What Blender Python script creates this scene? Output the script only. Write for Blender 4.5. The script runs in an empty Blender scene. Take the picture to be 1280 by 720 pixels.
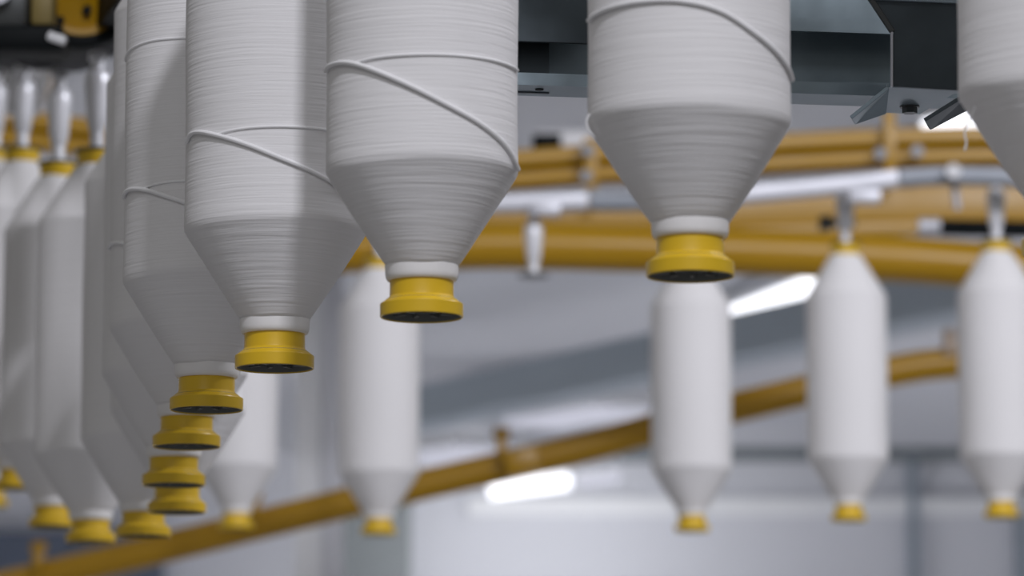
import bpy, bmesh, math, random
from mathutils import Vector, Matrix
random.seed(7)
PI = math.pi
S = bpy.context.scene
COL = S.collection

# ------------------------------------------------------------------ camera
F = 5000.0                                  # focal length in pixels of the 1280 wide frame
PITCH = math.radians(8.7)
EYE = Vector((0, 0, 1.5))
FWD = Vector((0, math.cos(PITCH), math.sin(PITCH)))
UPV = Vector((0, -math.sin(PITCH), math.cos(PITCH)))
RGT = Vector((1, 0, 0))
cam = bpy.data.cameras.new('camera')
cam_o = bpy.data.objects.new('camera', cam); COL.objects.link(cam_o)
cam_o.location = EYE; cam_o.rotation_euler = (PI/2 + PITCH, 0, 0)
cam.sensor_width = 36; cam.lens = F/1280*36
cam.clip_end = 100
cam.dof.use_dof = True; cam.dof.focus_distance = 3.36; cam.dof.aperture_fstop = 7.0
S.camera = cam_o

def ray(px, py):
    return FWD + RGT*((px-640)/F) - UPV*((py-360)/F)
def P(px, py, D):
    return EYE + ray(px, py)*D
def Pz(px, py, z):                           # point seen at a pixel, at height z
    r = ray(px, py); return EYE + r*((z-EYE.z)/r.z)
def Py(px, py, y):                           # point seen at a pixel, on the plane Y = y
    r = ray(px, py); return EYE + r*((y-EYE.y)/r.y)

# ------------------------------------------------------------------ materials
def newmat(name):
    m = bpy.data.materials.new(name); m.use_nodes = True
    nt = m.node_tree; b = nt.nodes['Principled BSDF']
    return m, nt, b
def N(nt, t, **kw):
    n = nt.nodes.new(t)
    for k, v in kw.items():
        if k in n.inputs.keys(): n.inputs[k].default_value = v
        else: setattr(n, k, v)
    return n
def plain(name, c, rough=.5, metal=0., var=.0, scale=20., bump=0., coat=0.):
    m, nt, b = newmat(name)
    b.inputs['Roughness'].default_value = rough; b.inputs['Metallic'].default_value = metal
    b.inputs['Base Color'].default_value = (*c, 1)
    b.inputs['Coat Weight'].default_value = coat; b.inputs['Coat Roughness'].default_value = .15
    tc = N(nt, 'ShaderNodeTexCoord')
    ns = N(nt, 'ShaderNodeTexNoise', Scale=scale, Detail=4.)
    nt.links.new(tc.outputs['Object'], ns.inputs['Vector'])
    if var:
        mx = N(nt, 'ShaderNodeMix', data_type='RGBA')
        mx.inputs[6].default_value = (*[v*(1-var) for v in c], 1)
        mx.inputs[7].default_value = (*[min(1, v*(1+var)) for v in c], 1)
        nt.links.new(ns.outputs['Fac'], mx.inputs[0]); nt.links.new(mx.outputs[2], b.inputs['Base Color'])
        mr = N(nt, 'ShaderNodeMapRange'); mr.inputs[3].default_value = max(.03, rough-.12); mr.inputs[4].default_value = min(1, rough+.12)
        nt.links.new(ns.outputs['Fac'], mr.inputs[0]); nt.links.new(mr.outputs[0], b.inputs['Roughness'])
    if bump:
        bp = N(nt, 'ShaderNodeBump', Strength=bump, Distance=.001)
        nt.links.new(ns.outputs['Fac'], bp.inputs['Height']); nt.links.new(bp.outputs[0], b.inputs['Normal'])
    return m
def emit(name, c, s):
    m, nt, b = newmat(name)
    b.inputs['Base Color'].default_value = (.02, .02, .02, 1)
    b.inputs['Emission Color'].default_value = (*c, 1); b.inputs['Emission Strength'].default_value = s
    return m
def yarn_mat(name, ridge, streak, strength):
    m, nt, b = newmat(name)
    b.inputs['Base Color'].default_value = (.80, .795, .80, 1)
    b.inputs['Roughness'].default_value = .95; b.inputs['Specular IOR Level'].default_value = .12
    tc = N(nt, 'ShaderNodeTexCoord')
    sp = N(nt, 'ShaderNodeSeparateXYZ'); nt.links.new(tc.outputs['Object'], sp.inputs[0])
    # a slow wobble of the winding lines
    n1 = N(nt, 'ShaderNodeTexNoise', Scale=26., Detail=2.)
    nt.links.new(tc.outputs['Object'], n1.inputs['Vector'])
    w = N(nt, 'ShaderNodeMath', operation='MULTIPLY_ADD'); w.inputs[1].default_value = .0030
    nt.links.new(n1.outputs['Fac'], w.inputs[0]); nt.links.new(sp.outputs['Z'], w.inputs[2])
    f = N(nt, 'ShaderNodeMath', operation='MULTIPLY'); f.inputs[1].default_value = 2*PI/.0034
    nt.links.new(w.outputs[0], f.inputs[0])
    s = N(nt, 'ShaderNodeMath', operation='SINE'); nt.links.new(f.outputs[0], s.inputs[0])
    # long streaks lying along the winding
    mp = N(nt, 'ShaderNodeMapping'); mp.inputs['Scale'].default_value = (9, 9, 330)
    nt.links.new(tc.outputs['Object'], mp.inputs['Vector'])
    n2 = N(nt, 'ShaderNodeTexNoise', Scale=1., Detail=3., Roughness=.6); nt.links.new(mp.outputs[0], n2.inputs['Vector'])
    a = N(nt, 'ShaderNodeMath', operation='MULTIPLY_ADD'); a.inputs[1].default_value = ridge
    n3 = N(nt, 'ShaderNodeTexNoise', Scale=14., Detail=2.); nt.links.new(tc.outputs['Object'], n3.inputs['Vector'])
    sm = N(nt, 'ShaderNodeMath', operation='MULTIPLY'); nt.links.new(s.outputs[0], sm.inputs[0]); nt.links.new(n3.outputs['Fac'], sm.inputs[1])
    nt.links.new(sm.outputs[0], a.inputs[0])
    k = N(nt, 'ShaderNodeMath', operation='MULTIPLY'); k.inputs[1].default_value = streak
    nt.links.new(n2.outputs['Fac'], k.inputs[0]); nt.links.new(k.outputs[0], a.inputs[2])
    bp = N(nt, 'ShaderNodeBump', Strength=strength, Distance=.0008)
    nt.links.new(a.outputs[0], bp.inputs['Height']); nt.links.new(bp.outputs[0], b.inputs['Normal'])
    return m

M = {}
M['yarn'] = yarn_mat('ribbed_yarn', 1.25, 1.5, .60)
M['yarn_fine'] = yarn_mat('fine_yarn', .12, 2.2, .42)
M['strand'] = plain('loose_yarn', (.86, .86, .87), .95)
M['paper'] = plain('bobbin_tube', (.84, .83, .82), .7, var=.04, scale=60)
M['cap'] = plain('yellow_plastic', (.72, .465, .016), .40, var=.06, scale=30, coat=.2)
M['cap_in'] = plain('grey_socket_plastic', (.13, .135, .125), .35, var=.2, scale=40)
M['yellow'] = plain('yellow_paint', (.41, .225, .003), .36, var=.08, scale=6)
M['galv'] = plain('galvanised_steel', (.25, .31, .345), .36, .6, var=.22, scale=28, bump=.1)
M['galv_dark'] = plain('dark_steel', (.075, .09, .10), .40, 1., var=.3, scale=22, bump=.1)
M['alu'] = plain('aluminium', (.52, .53, .57), .45, .5, var=.06, scale=12)
M['chrome'] = plain('steel_hanger', (.80, .81, .85), .35, .25, var=.08, scale=30)
M['black'] = plain('black_steel', (.004, .006, .007), .6, var=.2, scale=20)
M['guide'] = plain('dull_rail', (.22, .24, .27), .5, .3, var=.1, scale=12)
M['polish'] = plain('polished_steel', (.70, .71, .74), .26, .9, var=.06, scale=10)
M['black'].node_tree.nodes['Principled BSDF'].inputs['Specular IOR Level'].default_value = .12
M['disc'] = plain('grey_disc', (.08, .085, .085), .35, .6, var=.1, scale=30)
M['wall'] = plain('wall_paint', (.66, .67, .71), .6, var=.03, scale=2)
M['ceil'] = plain('ceiling_panel', (.60, .61, .64), .6, var=.03, scale=2)
M['floor'] = plain('factory_floor', (.36, .36, .37), .5, var=.05, scale=3)
M['duct'] = plain('duct_sheet', (.36, .41, .45), .45, .25, var=.08, scale=3)
M['slate'] = plain('slate_panel', (.12, .145, .20), .5, var=.06, scale=3)
M['panelgrey'] = plain('grey_panel', (.26, .285, .29), .5, var=.05, scale=3)
M['panellight'] = plain('light_panel', (.85, .86, .87), .5, var=.04, scale=3)
M['bluegrey'] = plain('blue_grey_trim', (.27, .32, .37), .5, var=.05, scale=3)
M['darktrim'] = plain('dark_trim', (.18, .205, .215), .5, var=.05, scale=3)
M['tan'] = plain('tan_fitting', (.45, .36, .28), .5)
M['olive'] = plain('olive_plate', (.22, .165, .05), .45, var=.1)
M['lampbody'] = plain('lamp_housing', (.75, .76, .78), .4)
M['lamp'] = emit('lamp_tube', (.93, .94, 1.), 2.)

# ------------------------------------------------------------------ mesh helpers
def obj(name, bm, mat, parent=None, smooth=True, sharp=35):
    me = bpy.data.meshes.new(name)
    bmesh.ops.recalc_face_normals(bm, faces=bm.faces)
    bm.to_mesh(me); bm.free()
    me.materials.append(mat)
    if smooth:
        for p in me.polygons: p.use_smooth = True
        me.set_sharp_from_angle(angle=math.radians(sharp))
    o = bpy.data.objects.new(name, me); COL.objects.link(o)
    if parent: o.parent = parent
    return o
def empty(name, loc, rot=(0, 0, 0)):
    o = bpy.data.objects.new(name, None); COL.objects.link(o)
    o.location = loc; o.rotation_euler = rot; o.empty_display_size = .05
    return o
def tag(o, label, cat, group=None, kind=None):
    if label: o['label'] = label
    if cat: o['category'] = cat
    if group: o['group'] = group
    if kind: o['kind'] = kind
    return o
def lathe(bm, prof, seg=64, closed=False, wob=None):
    rings = []
    for (r, z) in prof:
        if r < 1e-6:
            rings.append([bm.verts.new((0, 0, z))]); continue
        ring = []
        for i in range(seg):
            t = 2*PI*i/seg
            rr, zz = (r, z) if wob is None else wob(r, z, t)
            ring.append(bm.verts.new((rr*math.cos(t), rr*math.sin(t), zz)))
        rings.append(ring)
    pairs = list(zip(rings[:-1], rings[1:]))
    if closed: pairs.append((rings[-1], rings[0]))
    for a, b in pairs:
        for i in range(seg):
            j = (i+1) % seg
            if len(a) == 1 and len(b) == 1: continue
            if len(a) == 1: bm.faces.new((a[0], b[i], b[j]))
            elif len(b) == 1: bm.faces.new((a[i], b[0], a[j]))
            else: bm.faces.new((a[i], b[i], b[j], a[j]))
    return bm
def box(bm, c, s, mat=None, bevel=0.):
    r = bmesh.ops.create_cube(bm, size=1)
    vs = r['verts']
    for v in vs: v.co = Vector((v.co.x*s[0], v.co.y*s[1], v.co.z*s[2]))
    if bevel:
        es = list({e for v in vs for e in v.link_edges})
        rb = bmesh.ops.bevel(bm, geom=es, offset=bevel, segments=2, affect='EDGES', profile=.5)
        vs = list({v for f in rb['faces'] for v in f.verts} | {v for v in vs if v.is_valid})
    T = Matrix.Translation(Vector(c)) @ (mat.to_4x4() if mat else Matrix())
    for v in vs: v.co = T @ v.co
    return vs
def frames(pts):
    out = []
    for i, p in enumerate(pts):
        t = (pts[min(i+1, len(pts)-1)] - pts[max(i-1, 0)]).normalized()
        up = Vector((0, 0, 1))
        s = t.cross(up).normalized(); u = s.cross(t).normalized()
        out.append((p, s, u, t))
    return out
def sweep(bm, pts, prof, closed_prof=True, caps=True):
    """prof: list of (side, up) coordinates swept along pts"""
    rings = [[bm.verts.new(p + s*a + u*b) for a, b in prof] for p, s, u, t in frames(pts)]
    n = len(prof)
    for A, B in zip(rings[:-1], rings[1:]):
        for i in range(n if closed_prof else n-1):
            j = (i+1) % n
            bm.faces.new((A[i], A[j], B[j], B[i]))
    if caps and closed_prof:
        bm.faces.new(rings[0]); bm.faces.new(rings[-1])
    return bm
def circ(r, n=20):
    return [(r*math.cos(2*PI*i/n), r*math.sin(2*PI*i/n)) for i in range(n)]
def rect(w, h, b=0):
    if not b: return [(-w/2, -h/2), (w/2, -h/2), (w/2, h/2), (-w/2, h/2)]
    o = []
    for cx, cy, a0 in ((w/2-b, -h/2+b, -90), (w/2-b, h/2-b, 0), (-w/2+b, h/2-b, 90), (-w/2+b, -h/2+b, 180)):
        for k in range(4):
            a = math.radians(a0+30*k); o.append((cx+b*math.cos(a), cy+b*math.sin(a)))
    return o
def spline(ctrl, n=10):
    """Catmull-Rom through the control points"""
    c = [ctrl[0]*2-ctrl[1]] + list(ctrl) + [ctrl[-1]*2-ctrl[-2]]
    out = []
    for i in range(1, len(c)-2):
        p0, p1, p2, p3 = c[i-1:i+3]
        for k in range(n):
            t = k/n
            out.append(.5*((2*p1) + (p2-p0)*t + (2*p0-5*p1+4*p2-p3)*t*t + (3*p1-p0-3*p2+p3)*t**3))
    out.append(ctrl[-1].copy())
    return out
def tube_on_rail(name, pts, r, mat, parent=None, n=20):
    return obj(name, sweep(bmesh.new(), pts, circ(r, n)), mat, parent)
def cyl(bm, a, b, r, seg=20, r2=None):
    a, b = Vector(a), Vector(b); d = b-a
    q = d.to_track_quat('Z', 'Y').to_matrix().to_4x4()
    T = Matrix.Translation(a) @ q
    r2 = r if r2 is None else r2
    A = [bm.verts.new(T @ Vector((r*math.cos(2*PI*i/seg), r*math.sin(2*PI*i/seg), 0))) for i in range(seg)]
    B = [bm.verts.new(T @ Vector((r2*math.cos(2*PI*i/seg), r2*math.sin(2*PI*i/seg), d.length))) for i in range(seg)]
    for i in range(seg):
        j = (i+1) % seg; bm.faces.new((A[i], A[j], B[j], B[i]))
    bm.faces.new(A); bm.faces.new(B)
    return bm

# ------------------------------------------------------------------ the yarn bobbin
RB = .0745            # radius of the wound body
Z_NECK, Z_CONE, Z_SH, Z_SH2, Z_TOP = .0285, .0400, .1125, .4170, .4930
TOP = .512
def bobbin_parts(root, seed=1):
    rnd = random.Random(seed)
    # wound yarn: lower cone, straight body, upper cone
    prof = [(.0262, Z_CONE-.0005)]
    n = 30
    for i in range(n+1):
        t = i/n
        prof.append((.0285 + (RB-.0003-.0285)*(t**.96), Z_CONE + (Z_SH-Z_CONE)*t))
    nb = 76
    for i in range(1, nb):
        t = i/nb
        prof.append((RB + .0004*math.sin(t*9+seed), Z_SH + (Z_SH2-Z_SH)*t))
    for i in range(n+1):
        t = i/n
        prof.append((RB-.0003 - (RB-.0003-.0285)*(t**1.04), Z_SH2 + (Z_TOP-Z_SH2)*t))
    prof.append((.0262, Z_TOP+.0005))
    ph = [rnd.uniform(0, 6.28) for _ in range(40)]
    jit = {}
    def wob(r, z, t):
        key = round(z, 6)
        if key not in jit: jit[key] = rnd.uniform(-1, 1)
        cone = 1. if (z < Z_SH or z > Z_SH2) else .30
        k = int(z*260) % 40
        dz = .0010*cone*math.sin(t*2+ph[2]+z*30) + .0003*cone*math.sin(5*t+ph[9]+z*60)
        dr = .00005*cone*jit[key] + cone*(.00004*math.sin(z*620+1.2*math.sin(2*t+1)+ph[5]) + .00004*math.sin(z*1130+math.sin(3*t)+ph[7])) + .0002*math.sin(3*t+ph[3]+z*20)
        if z < Z_CONE or z > Z_TOP: return r, z
        return r+dr, z+dz
    obj('yarn_package', lathe(bmesh.new(), prof, 96, wob=wob), M['yarn'], root, sharp=80)
    # white tube showing between yarn and cap
    obj('paper_tube', lathe(bmesh.new(), [(.0240, .0285), (.0256, .0280), (.0268, .0288), (.0277, .0306), (.0282, .0330), (.0285, .0400), (.0240, .0404)], 64), M['paper'], root)
    # yellow end cap, flange downwards
    cap = obj('end_cap', lathe(bmesh.new(), [
        (.0308, .0006), (.0310, 0), (.0316, 0), (.0321, .0006), (.0322, .0098), (.0319, .0104), (.0300, .0116), (.0256, .0152),
        (.0249, .0160), (.0247, .0172), (.0246, .0278), (.0249, .0281), (.0249, .0291), (.0245, .0296), (.0150, .0296),
        (.0150, .0215), (.0306, .0110)], 72, closed=True), M['cap'], root, sharp=24)
    bm = lathe(bmesh.new(), [(.0309, .0008), (.0303, .0022), (.0297, .0100), (.0275, .0138), (.0130, .0146), (.0128, .0240), (0, .0242)], 64)
    for k in range(10):
        a = 2*PI*k/10+.2
        R = Matrix.Rotation(a, 3, 'Z')
        box(bm, R @ Vector((.0225, 0, .0075)), (.0115, .0030, .0080), R)
    lathe(bm, [(.0110, .005), (.0140, .005), (.0140, .0145), (.0110, .0145)], 40, closed=True)
    obj('socket', bm, M['cap_in'], cap)
    # upper yellow collar of the bobbin
    obj('top_collar', lathe(bmesh.new(), [(.0150, Z_TOP-.004), (.0250, Z_TOP-.004), (.0252, Z_TOP+.011), (.0268, Z_TOP+.0145), (.0268, TOP-.001), (.0258, TOP), (.0150, TOP)], 56, closed=True), M['cap'], root, sharp=50)
def copy_thing(src, name, loc, rz):
    c = src.copy(); COL.objects.link(c); c.location = loc; c.rotation_euler = (0, 0, rz); c.name = name
    for ch in [o for o in src.children if o.name.split('.')[0] != 'loose_yarn']:
        d = ch.copy(); COL.objects.link(d); d.parent = c
        for g in ch.children:
            e = g.copy(); COL.objects.link(e); e.parent = d
    for k in ('label', 'group'):
        if k in c.keys(): del c[k]
    return c

NEAR = [  # px, py of the lower rim's centre, distance, label
    (863, 346, 2.91, 'white yarn bobbin in front of the steel beam, yellow cap against the yellow tubes'),
    (1335, 318, 2.80, 'white yarn bobbin cut off by the right edge, beside the galvanised bracket'),
    (527, 397, 3.08, 'white yarn bobbin with a steep loose strand, just left of the dark steel beam'),
    (343, 461, 3.24, 'sharp white yarn bobbin, half in shadow, third cap down the near diagonal'),
    (258, 513, 3.50, 'white yarn bobbin partly covered by the half-shadowed one, fourth cap down'),
    (233, 559, 3.78, 'mostly covered white yarn bobbin, fifth cap down the near diagonal'),
    (217, 607, 4.08, 'mostly hidden white yarn bobbin, second cap from the bottom of the cap column'),
    (221, 641, 4.40, 'almost hidden white yarn bobbin, lowest of the sharp column of caps'),
    (179, 671, 4.66, 'blurred white yarn bobbin whose cap sits just left of the lowest stacked cap'),
    (113, 678, 5.17, 'blurred white yarn bobbin with the lowest yellow cap in the left cluster'),
    (65, 659, 5.57, 'blurred white yarn bobbin in the left cluster, cap above the dark slate panel'),
    (20, 611, 5.97, 'blurred white yarn bobbin at far left, high cap squeezed between two cones'),
    (-14, 584, 6.37, 'blurred white yarn bobbin cut by the left edge, its top collar showing'),
]
src = None
near_roots = []
for i, (px, py, D, lab) in enumerate(NEAR):
    loc = P(px, py, D)
    if src is None:
        src = empty('yarn_bobbin', loc); tag(src, None, 'yarn bobbin'); bobbin_parts(src, 3); r = src
    else:
        r = copy_thing(src, 'yarn_bobbin', loc, random.uniform(0, 6.28))
    tag(r, lab, 'yarn bobbin', 'yarn bobbins on the near conveyor')
    near_roots.append(r)
    if i < 3:                                   # the three nearest carry a finer, smoother winding
        pk = [c for c in r.children if c.name.startswith('yarn_package')][0]
        pk.material_slots[0].link = 'OBJECT'; pk.material_slots[0].material = M['yarn_fine']
FAR = [
    (1252, 647, 7.35, 'blurred white yarn bobbin in the far row at the right edge'),
    (1061, 651, 7.35, 'blurred white yarn bobbin in the far row hanging under the end of the bright rail'),
    (865, 664, 7.35, 'blurred white far-row bobbin straight below the yellow cap of a near bobbin'),
    (473, 668, 7.35, 'blurred white far-row bobbin between two near yellow caps'),
    (295, 661, 7.35, 'blurred white far-row bobbin behind the near caps, its cap on the sloping tube'),
    (-12, 633, 7.35, 'blurred white far-row bobbin, a sliver of cap at the left edge'),
]
far_roots = []
for (px, py, D, lab) in FAR:
    r = copy_thing(src, 'yarn_bobbin', P(px, py, D), random.uniform(0, 6.28))
    tag(r, lab, 'yarn bobbin', 'yarn bobbins in the far row'); far_roots.append(r)

# loose strands of yarn lying round the bodies
def strand(root, pix, rad):
    base = root.matrix_basis.translation
    R = RB + rad*(.7 if rad > .0015 else .25)
    loc = []
    for (px, py) in pix:
        d = ray(px, py); o = EYE - base
        a = d.x**2 + d.y**2; b = 2*(o.x*d.x + o.y*d.y); c = o.x**2 + o.y**2 - R*R
        q = b*b - 4*a*c
        t = (-b - math.sqrt(max(q, 0)))/(2*a)
        p = o + d*t
        loc.append((math.atan2(p.y, p.x), p.z))
    # interpolate in (angle, height) so that the strand stays on the surface
    ctrl = [Vector((a, z, 0)) for a, z in loc]
    pts = []
    for v in spline(ctrl, 14):
        pts.append(Vector((R*math.cos(v.x), R*math.sin(v.x), v.y)))
    rz = root.rotation_euler.z
    Rm = Matrix.Rotation(-rz, 3, 'Z')
    pts = [Rm @ p for p in pts]
    o = obj('loose_yarn', sweep(bmesh.new(), pts, circ(rad, 8)), M['strand'], root)
    return o
strand(near_roots[0], [(735.5, 26), (741, 20), (765, 9), (800, 2), (850, 1), (900, 13), (945, 42), (980, 76), (990.5, 100)], .0017)
strand(near_roots[2], [(407, 89), (412, 82), (430, 78), (455, 83), (500, 101), (560, 131), (600, 154), (632, 182), (645, 205), (648, 212)], .0019)
strand(near_roots[2], [(440, 80), (470, 72), (520, 68), (570, 69), (610, 74), (635, 81), (647, 88)], .0012)
strand(near_roots[3], [(233, 178), (238, 168), (250, 165), (275, 170), (310, 181), (350, 197), (390, 214), (425, 234), (445, 250)], .0018)
strand(near_roots[3], [(270, 168), (300, 161), (340, 158), (380, 159), (420, 164)], .0011)
strand(near_roots[4], [(154, 247), (158, 239), (168, 236), (185, 238), (210, 246), (240, 256), (270, 268)], .0018)
strand(near_roots[4], [(178, 236), (200, 229), (230, 226), (260, 226)], .0011)
strand(near_roots[4], [(156, 76), (160, 66), (170, 58), (190, 51), (215, 48), (245, 47)], .0013)
strand(near_roots[5], [(136, 311), (139, 305), (148, 303), (165, 307), (190, 315)], .0018)
# short wisps of fibre standing off two of the bodies
def wisp(root, pix, D, rad):
    pts = [root.matrix_basis.inverted() @ P(x, y, D) for x, y in pix]
    obj('loose_yarn', sweep(bmesh.new(), spline(pts, 6), circ(rad, 6)), M['strand'], root)
wisp(near_roots[1], [(1219, 132), (1212, 150), (1206, 166), (1208, 178), (1206, 188)], 2.80, .0007)
wisp(near_roots[0], [(737, 142), (733, 152), (736, 163), (744, 172)], 2.91, .0008)

# ------------------------------------------------------------------ hangers
HL = .135            # hanger length from the bobbin's top to the track
def hanger_parts(root):
    body = obj('swivel_body', lathe(bmesh.new(), [(0, .026), (.0095, .027), (.0118, .034), (.0138, .044), (.0152, .060), (.0170, .080), (.0178, .092), (.0174, .101), (.0150, .106), (.0105, .110), (0, .111)], 40), M['chrome'], root)
    obj('stem', lathe(bmesh.new(), [(0, .006), (.0092, .006), (.0092, .0275), (.0075, .0285), (0, .0285)], 32), M['chrome'], root)
    obj('top_pin', lathe(bmesh.new(), [(0, .1095), (.0085, .1095), (.0085, HL-.012), (.0120, HL-.011), (.0120, HL), (0, HL)], 32), M['chrome'], root)
    obj('plate', lathe(bmesh.new(), [(0, 0), (.0280, .0002), (.0296, .0015), (.0290, .0036), (.0120, .0062), (0, .0065)], 48), M['disc'], root)
hsrc = None
def hanger(top, lab, group):
    global hsrc
    if hsrc is None:
        hsrc = empty('bobbin_hanger', top); tag(hsrc, None, 'hanger'); hanger_parts(hsrc); h = hsrc
    else:
        h = copy_thing(hsrc, 'bobbin_hanger', top, random.uniform(0, 6))
    return tag(h, lab, 'hanger', group)
hl = {9: 'steel swivel hanger over the left cluster, directly beside the ribbed near bobbins',
      10: 'steel swivel hanger in the middle of the three over the left cluster',
      11: 'steel swivel hanger in front of the shiny steel cylinder',
      12: 'steel swivel hanger cut by the left edge over the left cluster'}
near_tops = []
for i, r in enumerate(near_roots):
    t = r.location + Vector((0, 0, TOP)); near_tops.append(t)
    hanger(t, hl.get(i, 'steel swivel hanger holding a near bobbin, above the top edge of the picture'), 'hangers on the near conveyor')
fl = ['silver hanger holding the far-row bobbin at the right edge', 'silver hanger holding the far-row bobbin under the end of the bright rail',
      'silver hanger holding the far-row bobbin hidden behind a near cap', 'silver hanger holding the far-row bobbin beside the sloping yellow tube',
      'silver hanger of the far row hidden behind near bobbins', 'silver hanger of the far row beyond the left edge']
far_tops = []
for r, l in zip(far_roots, fl):
    t = r.location + Vector((0, 0, TOP)); far_tops.append(t)
    h = hanger(t, l, 'hangers on the far conveyor'); h.scale = (1, 1, .92)
he = hanger(P(667, 346, 7.35), 'empty silver hanger with no bobbin, between two near bobbins, under the bright rail', 'hangers on the far conveyor')
he.scale = (1, 1, .92)

# near conveyor track, above the bobbins
ctrl = [near_tops[1] + (near_tops[1]-near_tops[0])*1.6] + [near_tops[i] for i in (1, 0, 2, 3, 4, 5, 6, 7, 8, 9, 10, 11, 12)]
ctrl.append(ctrl[-1] + (ctrl[-1]-ctrl[-2])*2)
trk = [p + Vector((0, 0, HL+.024)) for p in spline(ctrl, 8)]
track = empty('conveyor_track', trk[len(trk)//2])
tag(track, 'black steel conveyor track above the left cluster of bobbins, running out of the top', 'conveyor track')
def local(pts, o): return [p - o.location for p in pts]
obj('rail', sweep(bmesh.new(), local(trk, track), rect(.060, .046, .006)), M['black'], track)
obj('chain_cover', sweep(bmesh.new(), local([p+Vector((0, 0, .040)) for p in trk], track), rect(.044, .032, .005)), M['galv_dark'], track)

# ------------------------------------------------------------------ steel beam and bracket, upper right
A, B = P(560, 103.0, 3.36), P(1330, 143.0, 3.44)     # lower front edge of the channel
B.z = A.z
beam = empty('steel_beam', (A+B)/2)
tag(beam, 'galvanised steel channel beam running behind the near bobbins to the bracket', 'steel beam')
ax = (B-A).normalized(); L = (B-A).length
bp = local([A, B], beam)
# profile: +side is away from the camera for a path running left to right, so mirror by sign below
def prof_dir(pts): # which sign of side points away from the camera
    p, s, u, t = frames(pts)[0]
    return 1 if s.y > 0 else -1
sg = prof_dir(bp)
def pr(lst): return [(sg*a, b) for a, b in lst]
th = .0025
chan = [(0, 0), (.046, 0), (.046, .066), (0, .066), (0, .0545), (th, .0545), (th, .066-th), (.046-th, .066-th), (.046-th, th), (th, th), (th, .0105), (0, .0105)]
obj('channel', sweep(bmesh.new(), bp, pr(chan)), M['galv'], beam, sharp=20)
web = [(.006, .0660), (.046, .0660), (.046, .150), (.006, .150), (.006, .147), (.043, .147), (.043, .069), (.006, .069)]
web = [(.0035, .066), (.0065, .066), (.0065, .112), (.0035, .112)]
obj('web_plate', sweep(bmesh.new(), bp, pr(web)), M['galv'], beam, sharp=20)
upp = [(-.004, .112), (.046, .112), (.046, .150), (-.004, .150)]
obj('top_channel', sweep(bmesh.new(), bp, pr(upp)), M['galv'], beam, sharp=20)
# splice plate lapping the left stretch, and a bolt hole
def on_beam(px, dz, off=0.):
    # a point of the beam's front plane at picture column px and height dz over the lower front edge
    n = Vector((-ax.y, ax.x, 0)); n = n if n.y > 0 else -n
    d = ray(px, 110)
    # solve EYE + d*t on plane through A with normal n
    t = (A-EYE).dot(n)/d.dot(n)
    p = EYE + d*t
    return Vector((p.x, p.y, A.z+dz)) + n*off - beam.location
bm = bmesh.new()
m3 = Matrix((ax, Vector((-ax.y, ax.x, 0)), Vector((0, 0, 1)))).transposed()
c = on_beam(640, .078, -.003)
box(bm, c, (.135, .003, .084), m3, .0008)
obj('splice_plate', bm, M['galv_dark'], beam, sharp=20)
bm = bmesh.new()
c = on_beam(664, .024, .030); box(bm, c, (.040, .004, .05), m3)
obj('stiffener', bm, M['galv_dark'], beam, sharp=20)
bm = bmesh.new()
p = on_beam(678, 0, .016)
cyl(bm, p + Vector((0, 0, -.0008)), p + Vector((0, 0, .001)), .0036, 16)
obj('bolt', bm, M['black'], beam)  # flat black disc drawn for the dark bolt hole

# bracket
DB = 3.33
bo = P(1160, 112, DB)
br = empty('steel_bracket', bo)
tag(br, 'folded steel bracket with splayed lower wings on the beam beside the right bobbin', 'steel bracket')
def bl(px, py, D): return P(px, py, D) - bo
def plate(name, front, thick, mat, parent, back=None):
    """an extruded polygon: front points, offset by thick (a vector)"""
    bm = bmesh.new()
    f = [bm.verts.new(v) for v in front]; k = [bm.verts.new(v+thick) for v in front]
    bm.faces.new(f); bm.faces.new(k)
    n = len(f)
    for i in range(n):
        j = (i+1) % n; bm.faces.new((f[i], f[j], k[j], k[i]))
    bmesh.ops.bevel(bm, geom=list(bm.edges), offset=.0005, segments=1, affect='EDGES')
    return obj(name, bm, mat, parent, sharp=20)
back = Vector((0, .0035, 0))
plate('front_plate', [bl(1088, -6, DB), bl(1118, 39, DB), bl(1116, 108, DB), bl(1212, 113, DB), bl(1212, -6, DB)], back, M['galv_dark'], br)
# side cheek going back to the beam (seen edge-on) and the sloping edge strip
plate('edge_strip', [bl(1081, -8, DB-.004), bl(1089, -8, DB-.004), bl(1119, 38, DB-.004), bl(1113, 40, DB-.004)], Vector((0, .006, 0)), M['disc'], br)
plate('edge_strip', [bl(1113.5, 39, DB-.003), bl(1116.5, 39, DB-.003), bl(1116.5, 108, DB-.003), bl(1113.5, 108, DB-.003)], Vector((0, .006, 0)), M['alu'], br)
# bottom plate: horizontal, from the front plate's lower edge back toward the camera and up-frame
def flat(px, py):   # point on the horizontal plane of the bracket's lower edge
    z = P(1116, 109, DB).z
    return Pz(px, py, z) - bo
plate('bottom_plate', [flat(1108, 109), flat(1212, 114), flat(1190, 118), flat(1150, 143), flat(1106, 141)], Vector((0, 0, .003)), M['galv'], br)
plate('wing', [bl(1109, 107, DB), bl(1105, 139, DB+.03), bl(1066, 152, DB+.03), bl(1062, 145, DB)], Vector((.002, 0, -.0025)), M['galv'], br)
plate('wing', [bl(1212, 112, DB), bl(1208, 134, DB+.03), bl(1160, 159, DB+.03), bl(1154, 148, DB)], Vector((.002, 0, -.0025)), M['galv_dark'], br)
bm = bmesh.new(); p = flat(1137, 133)
cyl(bm, p+Vector((0, 0, -.006)), p+Vector((0, 0, .002)), .0065, 6)
cyl(bm, p+Vector((0, 0, -.001)), p+Vector((0, 0, .001)), .0085, 20)
obj('bolt', bm, M['disc'], br, sharp=20)
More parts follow.
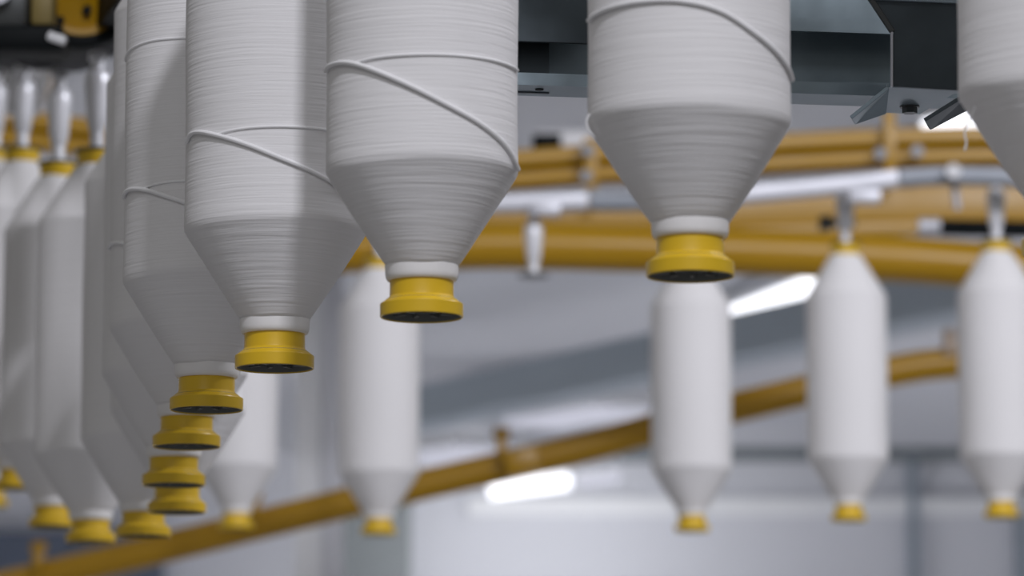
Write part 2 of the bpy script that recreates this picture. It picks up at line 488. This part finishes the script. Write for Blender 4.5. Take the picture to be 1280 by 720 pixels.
plate('top_strip', [bl(1080, -8, DB-.006), bl(1212, -2, DB-.006), bl(1212, 4.5, DB-.006), bl(1080, -1.5, DB-.006)], Vector((0, .004, 0)), M['galv'], br)

# ------------------------------------------------------------------ far conveyor: rail and yellow track
def path(lst, n=10): return spline([P(*a) for a in lst], n)
def rail_thing(name, label, cat, pts):
    o = empty(name, pts[len(pts)//2]); tag(o, label, cat); return o
for lab, mat, nm, ctrl, jp in (
    ('bright aluminium rail with the empty hanger, left of the bobbin by the steel beam', 'alu', 'hanger_rail', [(-60, 262), (300, 262), (560, 256), (735, 252)], (680, 262)),
    ('bright aluminium rail climbing to the right, ending in the middle of the yellow tracks', 'alu', 'hanger_rail', [(872, 248), (930, 243), (1060, 231), (1122, 223)], (1080, 246)),
    ('dull grey rail section joining the two bright rails', 'guide', 'guide_rail', [(737, 252), (790, 252), (870, 248)], None),
    ('dull grey rail section continuing the bright rail to the right', 'guide', 'guide_rail', [(1124, 223), (1180, 220), (1260, 222), (1340, 230)], None)):
    pts = path([(a, b, 7.35) for a, b in ctrl])
    o = rail_thing(nm, lab, 'rail', pts)
    obj('rail_body', sweep(bmesh.new(), local(pts, o), rect(.040, .030, .004)), M[mat], o)
    if jp:
        bm = bmesh.new(); box(bm, P(*jp, 7.33)-o.location, (.06, .03, .024), None, .004)
        obj('rail_joint', bm, M['alu'], o)
bm = bmesh.new(); cyl(bm, P(1192, 214, 7.3)-o.location, P(1192, 214, 7.36)-o.location, .014, 20)
obj('roller', bm, M['lampbody'], o)
bm = bmesh.new(); cyl(bm, P(1192, 225, 7.36)-o.location, P(1197, 262, 7.36)-o.location, .007, 12)
obj('drop_rod', bm, M['alu'], o)
def yellow_track(name, label, ctrl, h, w, cat='conveyor tube', parent_extra=None):
    pts = path(ctrl)
    o = rail_thing(name, label, cat, pts)
    lp = local(pts, o)
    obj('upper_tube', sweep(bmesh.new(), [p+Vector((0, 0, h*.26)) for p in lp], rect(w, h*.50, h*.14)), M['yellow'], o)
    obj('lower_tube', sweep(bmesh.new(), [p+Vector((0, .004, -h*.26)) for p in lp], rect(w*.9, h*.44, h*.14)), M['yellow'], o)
    return o
up = yellow_track('yellow_track', 'upper yellow double conveyor track behind the bright rail', [(-80, 150, 8.1), (250, 190, 8.1), (560, 214, 8.1), (740, 207, 8.1), (960, 194, 8.1), (1130, 186, 8.1), (1330, 182, 8.1)], .076, .07, 'conveyor track')
# joint plates with bolts
def joint(o, px, y0, y1, D, w, pts):
    bm = bmesh.new(); c = P(px, (y0+y1)/2, D) - o.location
    box(bm, c, (w, .012, (y1-y0)*D/F), None, .002)
    obj('joint_plate', bm, M['yellow'], o)
    for (bx, by) in pts:
        bm = bmesh.new(); q = P(bx, by, D-.006)-o.location
        cyl(bm, q+Vector((0, -.012, 0)), q, .012, 16)
        obj('bolt', bm, M['guide'], o)
joint(up, 738, 172, 236, 8.04, .028, [(735, 189), (733, 221)])
joint(up, 1112, 138, 216, 8.04, .024, [(1100, 193), (1146, 190)])
lo = path([(380, 314, 7.9), (600, 308, 7.9), (780, 311, 7.9), (960, 316, 7.9), (1120, 324, 7.9), (1215, 331, 7.9), (1340, 340, 7.9)])
o = rail_thing('yellow_tube', 'long round yellow tube at the bottom of the yellow conveyor frame', 'conveyor tube', lo)
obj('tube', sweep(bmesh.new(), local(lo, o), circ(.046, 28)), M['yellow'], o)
mi = path([(540, 272, 8.2), (780, 272, 8.2), (1000, 262, 8.2), (1150, 258, 8.2), (1340, 258, 8.2)])
o = rail_thing('yellow_beam', 'shaded yellow box beam between the bright rail and the round yellow tube', 'conveyor beam', mi)
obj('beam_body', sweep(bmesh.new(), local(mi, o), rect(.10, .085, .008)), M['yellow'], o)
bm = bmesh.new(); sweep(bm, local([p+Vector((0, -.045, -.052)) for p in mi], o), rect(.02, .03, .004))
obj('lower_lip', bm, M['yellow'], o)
# dark rod with a bright end
o = empty('air_cylinder', P(1160, 284, 7.6)); tag(o, 'dark horizontal cylinder with a bright round end, behind the rightmost far hanger', 'cylinder')
bm = cyl(bmesh.new(), Vector((0, 0, 0)), P(1340, 288, 7.6)-o.location, .016, 20); obj('barrel', bm, M['black'], o)
bm = cyl(bmesh.new(), Vector((-.018, 0, 0)), Vector((.022, 0, 0)), .018, 20); obj('end_fitting', bm, M['alu'], o)
o = empty('cable_clamp', P(1032, 279, 7.5)); tag(o, 'small dark clamp beside the hanger under the bright rail', 'clamp')
bm = bmesh.new(); box(bm, (0, 0, 0), (.026, .03, .026), None, .005); cyl(bm, (0, 0, 0), (.055, .02, .004), .008, 12)
obj('clamp_body', bm, M['disc'], o)
# small black box on a white housing
o = empty('sensor_box', P(698, 178, 8.6)); tag(o, 'small black box on a white housing above the yellow track', 'sensor')
bm = bmesh.new(); box(bm, (.012, .02, .004), (.13, .05, .045), None, .005); obj('housing', bm, M['lampbody'], o)
bm = bmesh.new(); box(bm, (-.025, -.02, -.004), (.062, .05, .030), None, .003); obj('black_box', bm, M['black'], o)

# sloping yellow tube across the lower picture
sl = path([(-60, 748, 8.6), (150, 698, 8.6), (330, 654, 8.6), (520, 608, 8.6), (720, 562, 8.6), (860, 524, 8.6), (1000, 490, 8.6), (1120, 463, 8.6), (1200, 453, 8.6), (1330, 446, 8.6)])
o = rail_thing('sloping_tube', 'yellow round tube climbing from the lower left to the right', 'conveyor tube', sl)
obj('tube', sweep(bmesh.new(), local(sl, o), circ(.034, 24)), M['yellow'], o)
for (px, py) in ((627, 555), (318, 632), (48, 697)):
    bm = bmesh.new(); q = P(px, py, 8.58)-o.location
    box(bm, q+Vector((0, 0, -.01)), (.022, .05, .05), None, .004); cyl(bm, q+Vector((0, 0, .01)), q+Vector((0, 0, .034)), .018, 16)
    obj('clamp', bm, M['yellow'], o)
bm = bmesh.new(); q = P(652, 578, 8.55)-o.location; box(bm, q, (.075, .07, .055), Matrix.Rotation(-.23, 3, 'Y'), .006); obj('sleeve', bm, M['yellow'], o)
bm = bmesh.new(); q = P(1187, 428, 8.58)-o.location; box(bm, q, (.03, .04, .055), None, .006); obj('fitting', bm, M['tan'], o)

# ------------------------------------------------------------------ drive unit, upper left
o = empty('conveyor_drive', P(98, -14, 5.05)); o.rotation_euler = (.0, 0, math.radians(14))
tag(o, 'yellow drive wheel with black rim and dark bolts at the upper left', 'drive wheel')
def vert_lathe(prof, seg=64):
    bm = lathe(bmesh.new(), prof, seg, closed=True)
    bmesh.ops.rotate(bm, verts=bm.verts, cent=(0, 0, 0), matrix=Matrix.Rotation(PI/2, 3, 'X'))
    return bm
obj('tyre', vert_lathe([(.064, -.012), (.064, .020), (.068, .026), (.076, .026), (.080, .020), (.080, -.012), (.076, -.018), (.068, -.018)]), M['black'], o)
obj('wheel_disc', vert_lathe([(.006, -.010), (.006, .016), (.018, .024), (.030, .018), (.052, .012), (.056, .020), (.0645, .020), (.0645, -.010)]), M['yellow'], o)
obj('hub', vert_lathe([(.0001, -.012), (.0001, .034), (.012, .034), (.014, .028), (.014, -.012)], 32), M['alu'], o)
for k, (bx, bz) in enumerate(((.008, -.032), (-.026, -.048), (-.040, .010), (.040, .0))):
    obj('bolt', cyl(bmesh.new(), (bx, -.010, bz), (bx, -.028, bz), .0062, 6), M['black'], o, sharp=20)
o = empty('drive_gearbox', P(20, 8, 4.93)); tag(o, 'grey gearbox with olive side plate at the upper left corner', 'gearbox')
bm = bmesh.new(); box(bm, (-.02, 0, .01), (.075, .06, .085), None, .008); obj('housing', bm, M['disc'], o)
bm = bmesh.new(); box(bm, (.034, .005, .012), (.028, .05, .080), None, .006); obj('side_plate', bm, M['olive'], o)
bm = bmesh.new(); cyl(bm, (-.018, -.05, .012), (-.018, -.028, .012), .020, 24, .016); obj('shaft_cover', bm, M['alu'], o)
bm = bmesh.new(); box(bm, (-.01, .0, -.046), (.145, .07, .030), None, .005); obj('mounting_foot', bm, M['black'], o)
o = empty('steel_clip', P(71, 48, 4.84)); tag(o, 'small bright steel clip under the yellow drive wheel', 'clip')
bm = bmesh.new(); box(bm, (0, 0, 0), (.024, .012, .011), Matrix.Rotation(.35, 3, 'Y'), .003); cyl(bm, (0, .004, 0), (0, .05, .012), .004, 10)
obj('clip_body', bm, M['lampbody'], o)
o = empty('steel_cylinder', P(28, 145, 6.7)); tag(o, 'large shiny tapered steel cylinder behind the left hangers', 'cylinder')
bm = lathe(bmesh.new(), [(0, 0), (.026, .001), (.030, .010), (.050, .055), (.054, .080), (.054, .125), (.046, .132), (0, .133)], 48); obj('bell', bm, M['polish'], o)
bm = lathe(bmesh.new(), [(0, .130), (.018, .130), (.018, .19), (0, .19)], 24); obj('shaft', bm, M['disc'], o)

# ------------------------------------------------------------------ the hall
def slab(name, c, s, mat, kind='structure'):
    bm = bmesh.new(); box(bm, (0, 0, 0), s)
    o = obj(name, bm, mat, smooth=False); o.location = c; o['kind'] = kind
    return o
YW, ZC = 17.0, 3.40
slab('floor', (0, 7, -.05), (14, 24, .1), M['floor'])
slab('ceiling', (0, 12.3, ZC+.06), (14, 9.6, .12), M['ceil'])
slab('wall_back', (0, YW+.08, 1.7), (14, .16, 3.5), M['wall'])
def wall_patch(name, x0, y0, x1, y1, mat, depth=.06, yy=YW):
    a, b = Py(x0, y0, yy-depth), Py(x1, y1, yy-depth)
    return slab(name, ((a.x+b.x)/2, yy-depth/2, (a.z+b.z)/2), (abs(b.x-a.x), depth, abs(a.z-b.z)), mat)
wall_patch('trim_1', 560, 549, 1400, 573, M['darktrim'], .10)
wall_patch('trim_2', 585, 622, 1400, 643, M['panellight'], .05)
wall_patch('trim_3', 1136, 560, 1152, 900, M['bluegrey'], .07)
wall_patch('trim_4', 1272, 640, 1290, 900, M['bluegrey'], .07)
wall_patch('trim_5', 402, 600, 512, 900, M['panelgrey'], .09)
wall_patch('trim_6', 405, 330, 420, 1900, M['wall'], .10, 10.4)
wall_patch('trim_7', 372, 330, 405, 1900, M['panellight'], .07, 10.4)
wall_patch('trim_8', -80, 664, 200, 900, M['slate'], .10)

def bar_thing(name, label, cat, a, b, w, h, mat, part):
    o = empty(name, (a+b)/2); tag(o, label, cat)
    obj(part, sweep(bmesh.new(), local([a, b], o), rect(w, h, min(w, h)*.08)), mat, o)
    return o
zd = 3.05
d0, d1 = Pz(440, 530, zd), Pz(1330, 338, zd)
dd = bar_thing('air_duct', 'grey sheet metal duct running under the ceiling behind the far row', 'duct', d0, d1, .16, .125, M['duct'], 'duct_body')
def lamp_or_glow(label, a, b, w=.16, mat='lamp'):  # builds the lamps and also the added glow patches
    o = empty('lamp_or_glow', (a+b)/2); tag(o, label, 'lamp', 'strip lamps under the ceiling')
    lp = local([a, b], o)
    obj('housing', sweep(bmesh.new(), [p+Vector((0, 0, .035)) for p in lp], rect(w, .05, .01)), M['lampbody'], o)
    obj('diffuser', sweep(bmesh.new(), lp, rect(w*.85, .03, .012)), M[mat], o)
    return o
M['glow_dim'] = emit('dim_glow', (.84, .85, 1.), .52)  # faint emission standing in for lamp light spread on ceiling and wall
lamp_or_glow('bright strip lamp between two far-row bobbins on the right', Pz(892, 408, ZC-.07), Pz(1040, 350, ZC-.07), .17)
lamp_or_glow('bright strip lamp just below the sloping yellow tube', P(612, 612, 16.2), P(712, 600, 16.2), .50)
lamp_or_glow('added dim glow patch above the sloping tube, under the duct', Pz(664, 530, 3.2), Pz(780, 512, 3.2), .30, 'glow_dim')  # glowing strip imitates a pool of light on the ceiling
lamp_or_glow('bright lamp seen past the steel bracket, above the yellow track', Pz(1165, 158, ZC-.07), Pz(1225, 145, ZC-.07), .08)
lamp_or_glow('short added glow patch beside the middle far-row bobbin', Pz(525, 576, 3.06), Pz(612, 562, 3.06), .30, 'glow_dim')  # another light patch imitated by a glowing strip
lamp_or_glow('added dim glow fading out the bright lamp below the sloping tube', P(722, 602, 16.25), P(775, 594, 16.25), .40, 'glow_dim')  # faint glow imitates the fading right end of the bright lamp

# ------------------------------------------------------------------ light
def area(name, loc, target, sx, sy, power, col=(1, 1, 1), spread=180):
    l = bpy.data.lights.new(name, 'AREA'); l.shape = 'RECTANGLE'; l.size = sx; l.size_y = sy; l.energy = power; l.color = col; l.spread = math.radians(spread)
    o = bpy.data.objects.new(name, l); COL.objects.link(o); o.location = loc
    o.rotation_euler = (Vector(target)-Vector(loc)).to_track_quat('-Z', 'Y').to_euler()
    return o
cool = (.95, .955, 1.); lav = (.93, .925, 1.)
area('hall_lamp_key', (.84, -.9, 5.7), (-.3, 4.0, 2.3), .40, .30, 130, lav)
area('hall_lamp_front', (-.5, -1.2, 4.6), (-.1, 3.6, 2.3), 2.4, .8, 28, cool)
area('hall_lamp_far', (2.1, 4.2, 4.0), (.0, 7.4, 2.4), 1.6, .6, 66, lav)
area('rear_fill_light', (-3.2, 12.0, 3.3), (-3.2, 12.0, 0), 1.5, 1.5, 190, cool, 110)  # added unseen fill: its floor bounce brightens the ceiling
area('rear_fill_light', (3.4, 13.0, 3.3), (3.4, 13.0, 0), 1.5, 1.5, 190, cool, 110)  # second added fill, out of view, for the ceiling
area('hall_lamp_wall', P(668, 612, 16.0)+Vector((0, 0, -.12)), Py(668, 720, YW), 1.0, .2, 6, cool)
w = bpy.data.worlds.new('world'); S.world = w; w.use_nodes = True
w.node_tree.nodes['Background'].inputs[0].default_value = (.93, .90, .86, 1)
w.node_tree.nodes['Background'].inputs[1].default_value = .14

S.view_settings.view_transform = 'Standard'; S.view_settings.look = 'None'
S.view_settings.gamma = 1; S.view_settings.exposure = .22; S.view_settings.use_curve_mapping = False
S.cycles.max_bounces = 8
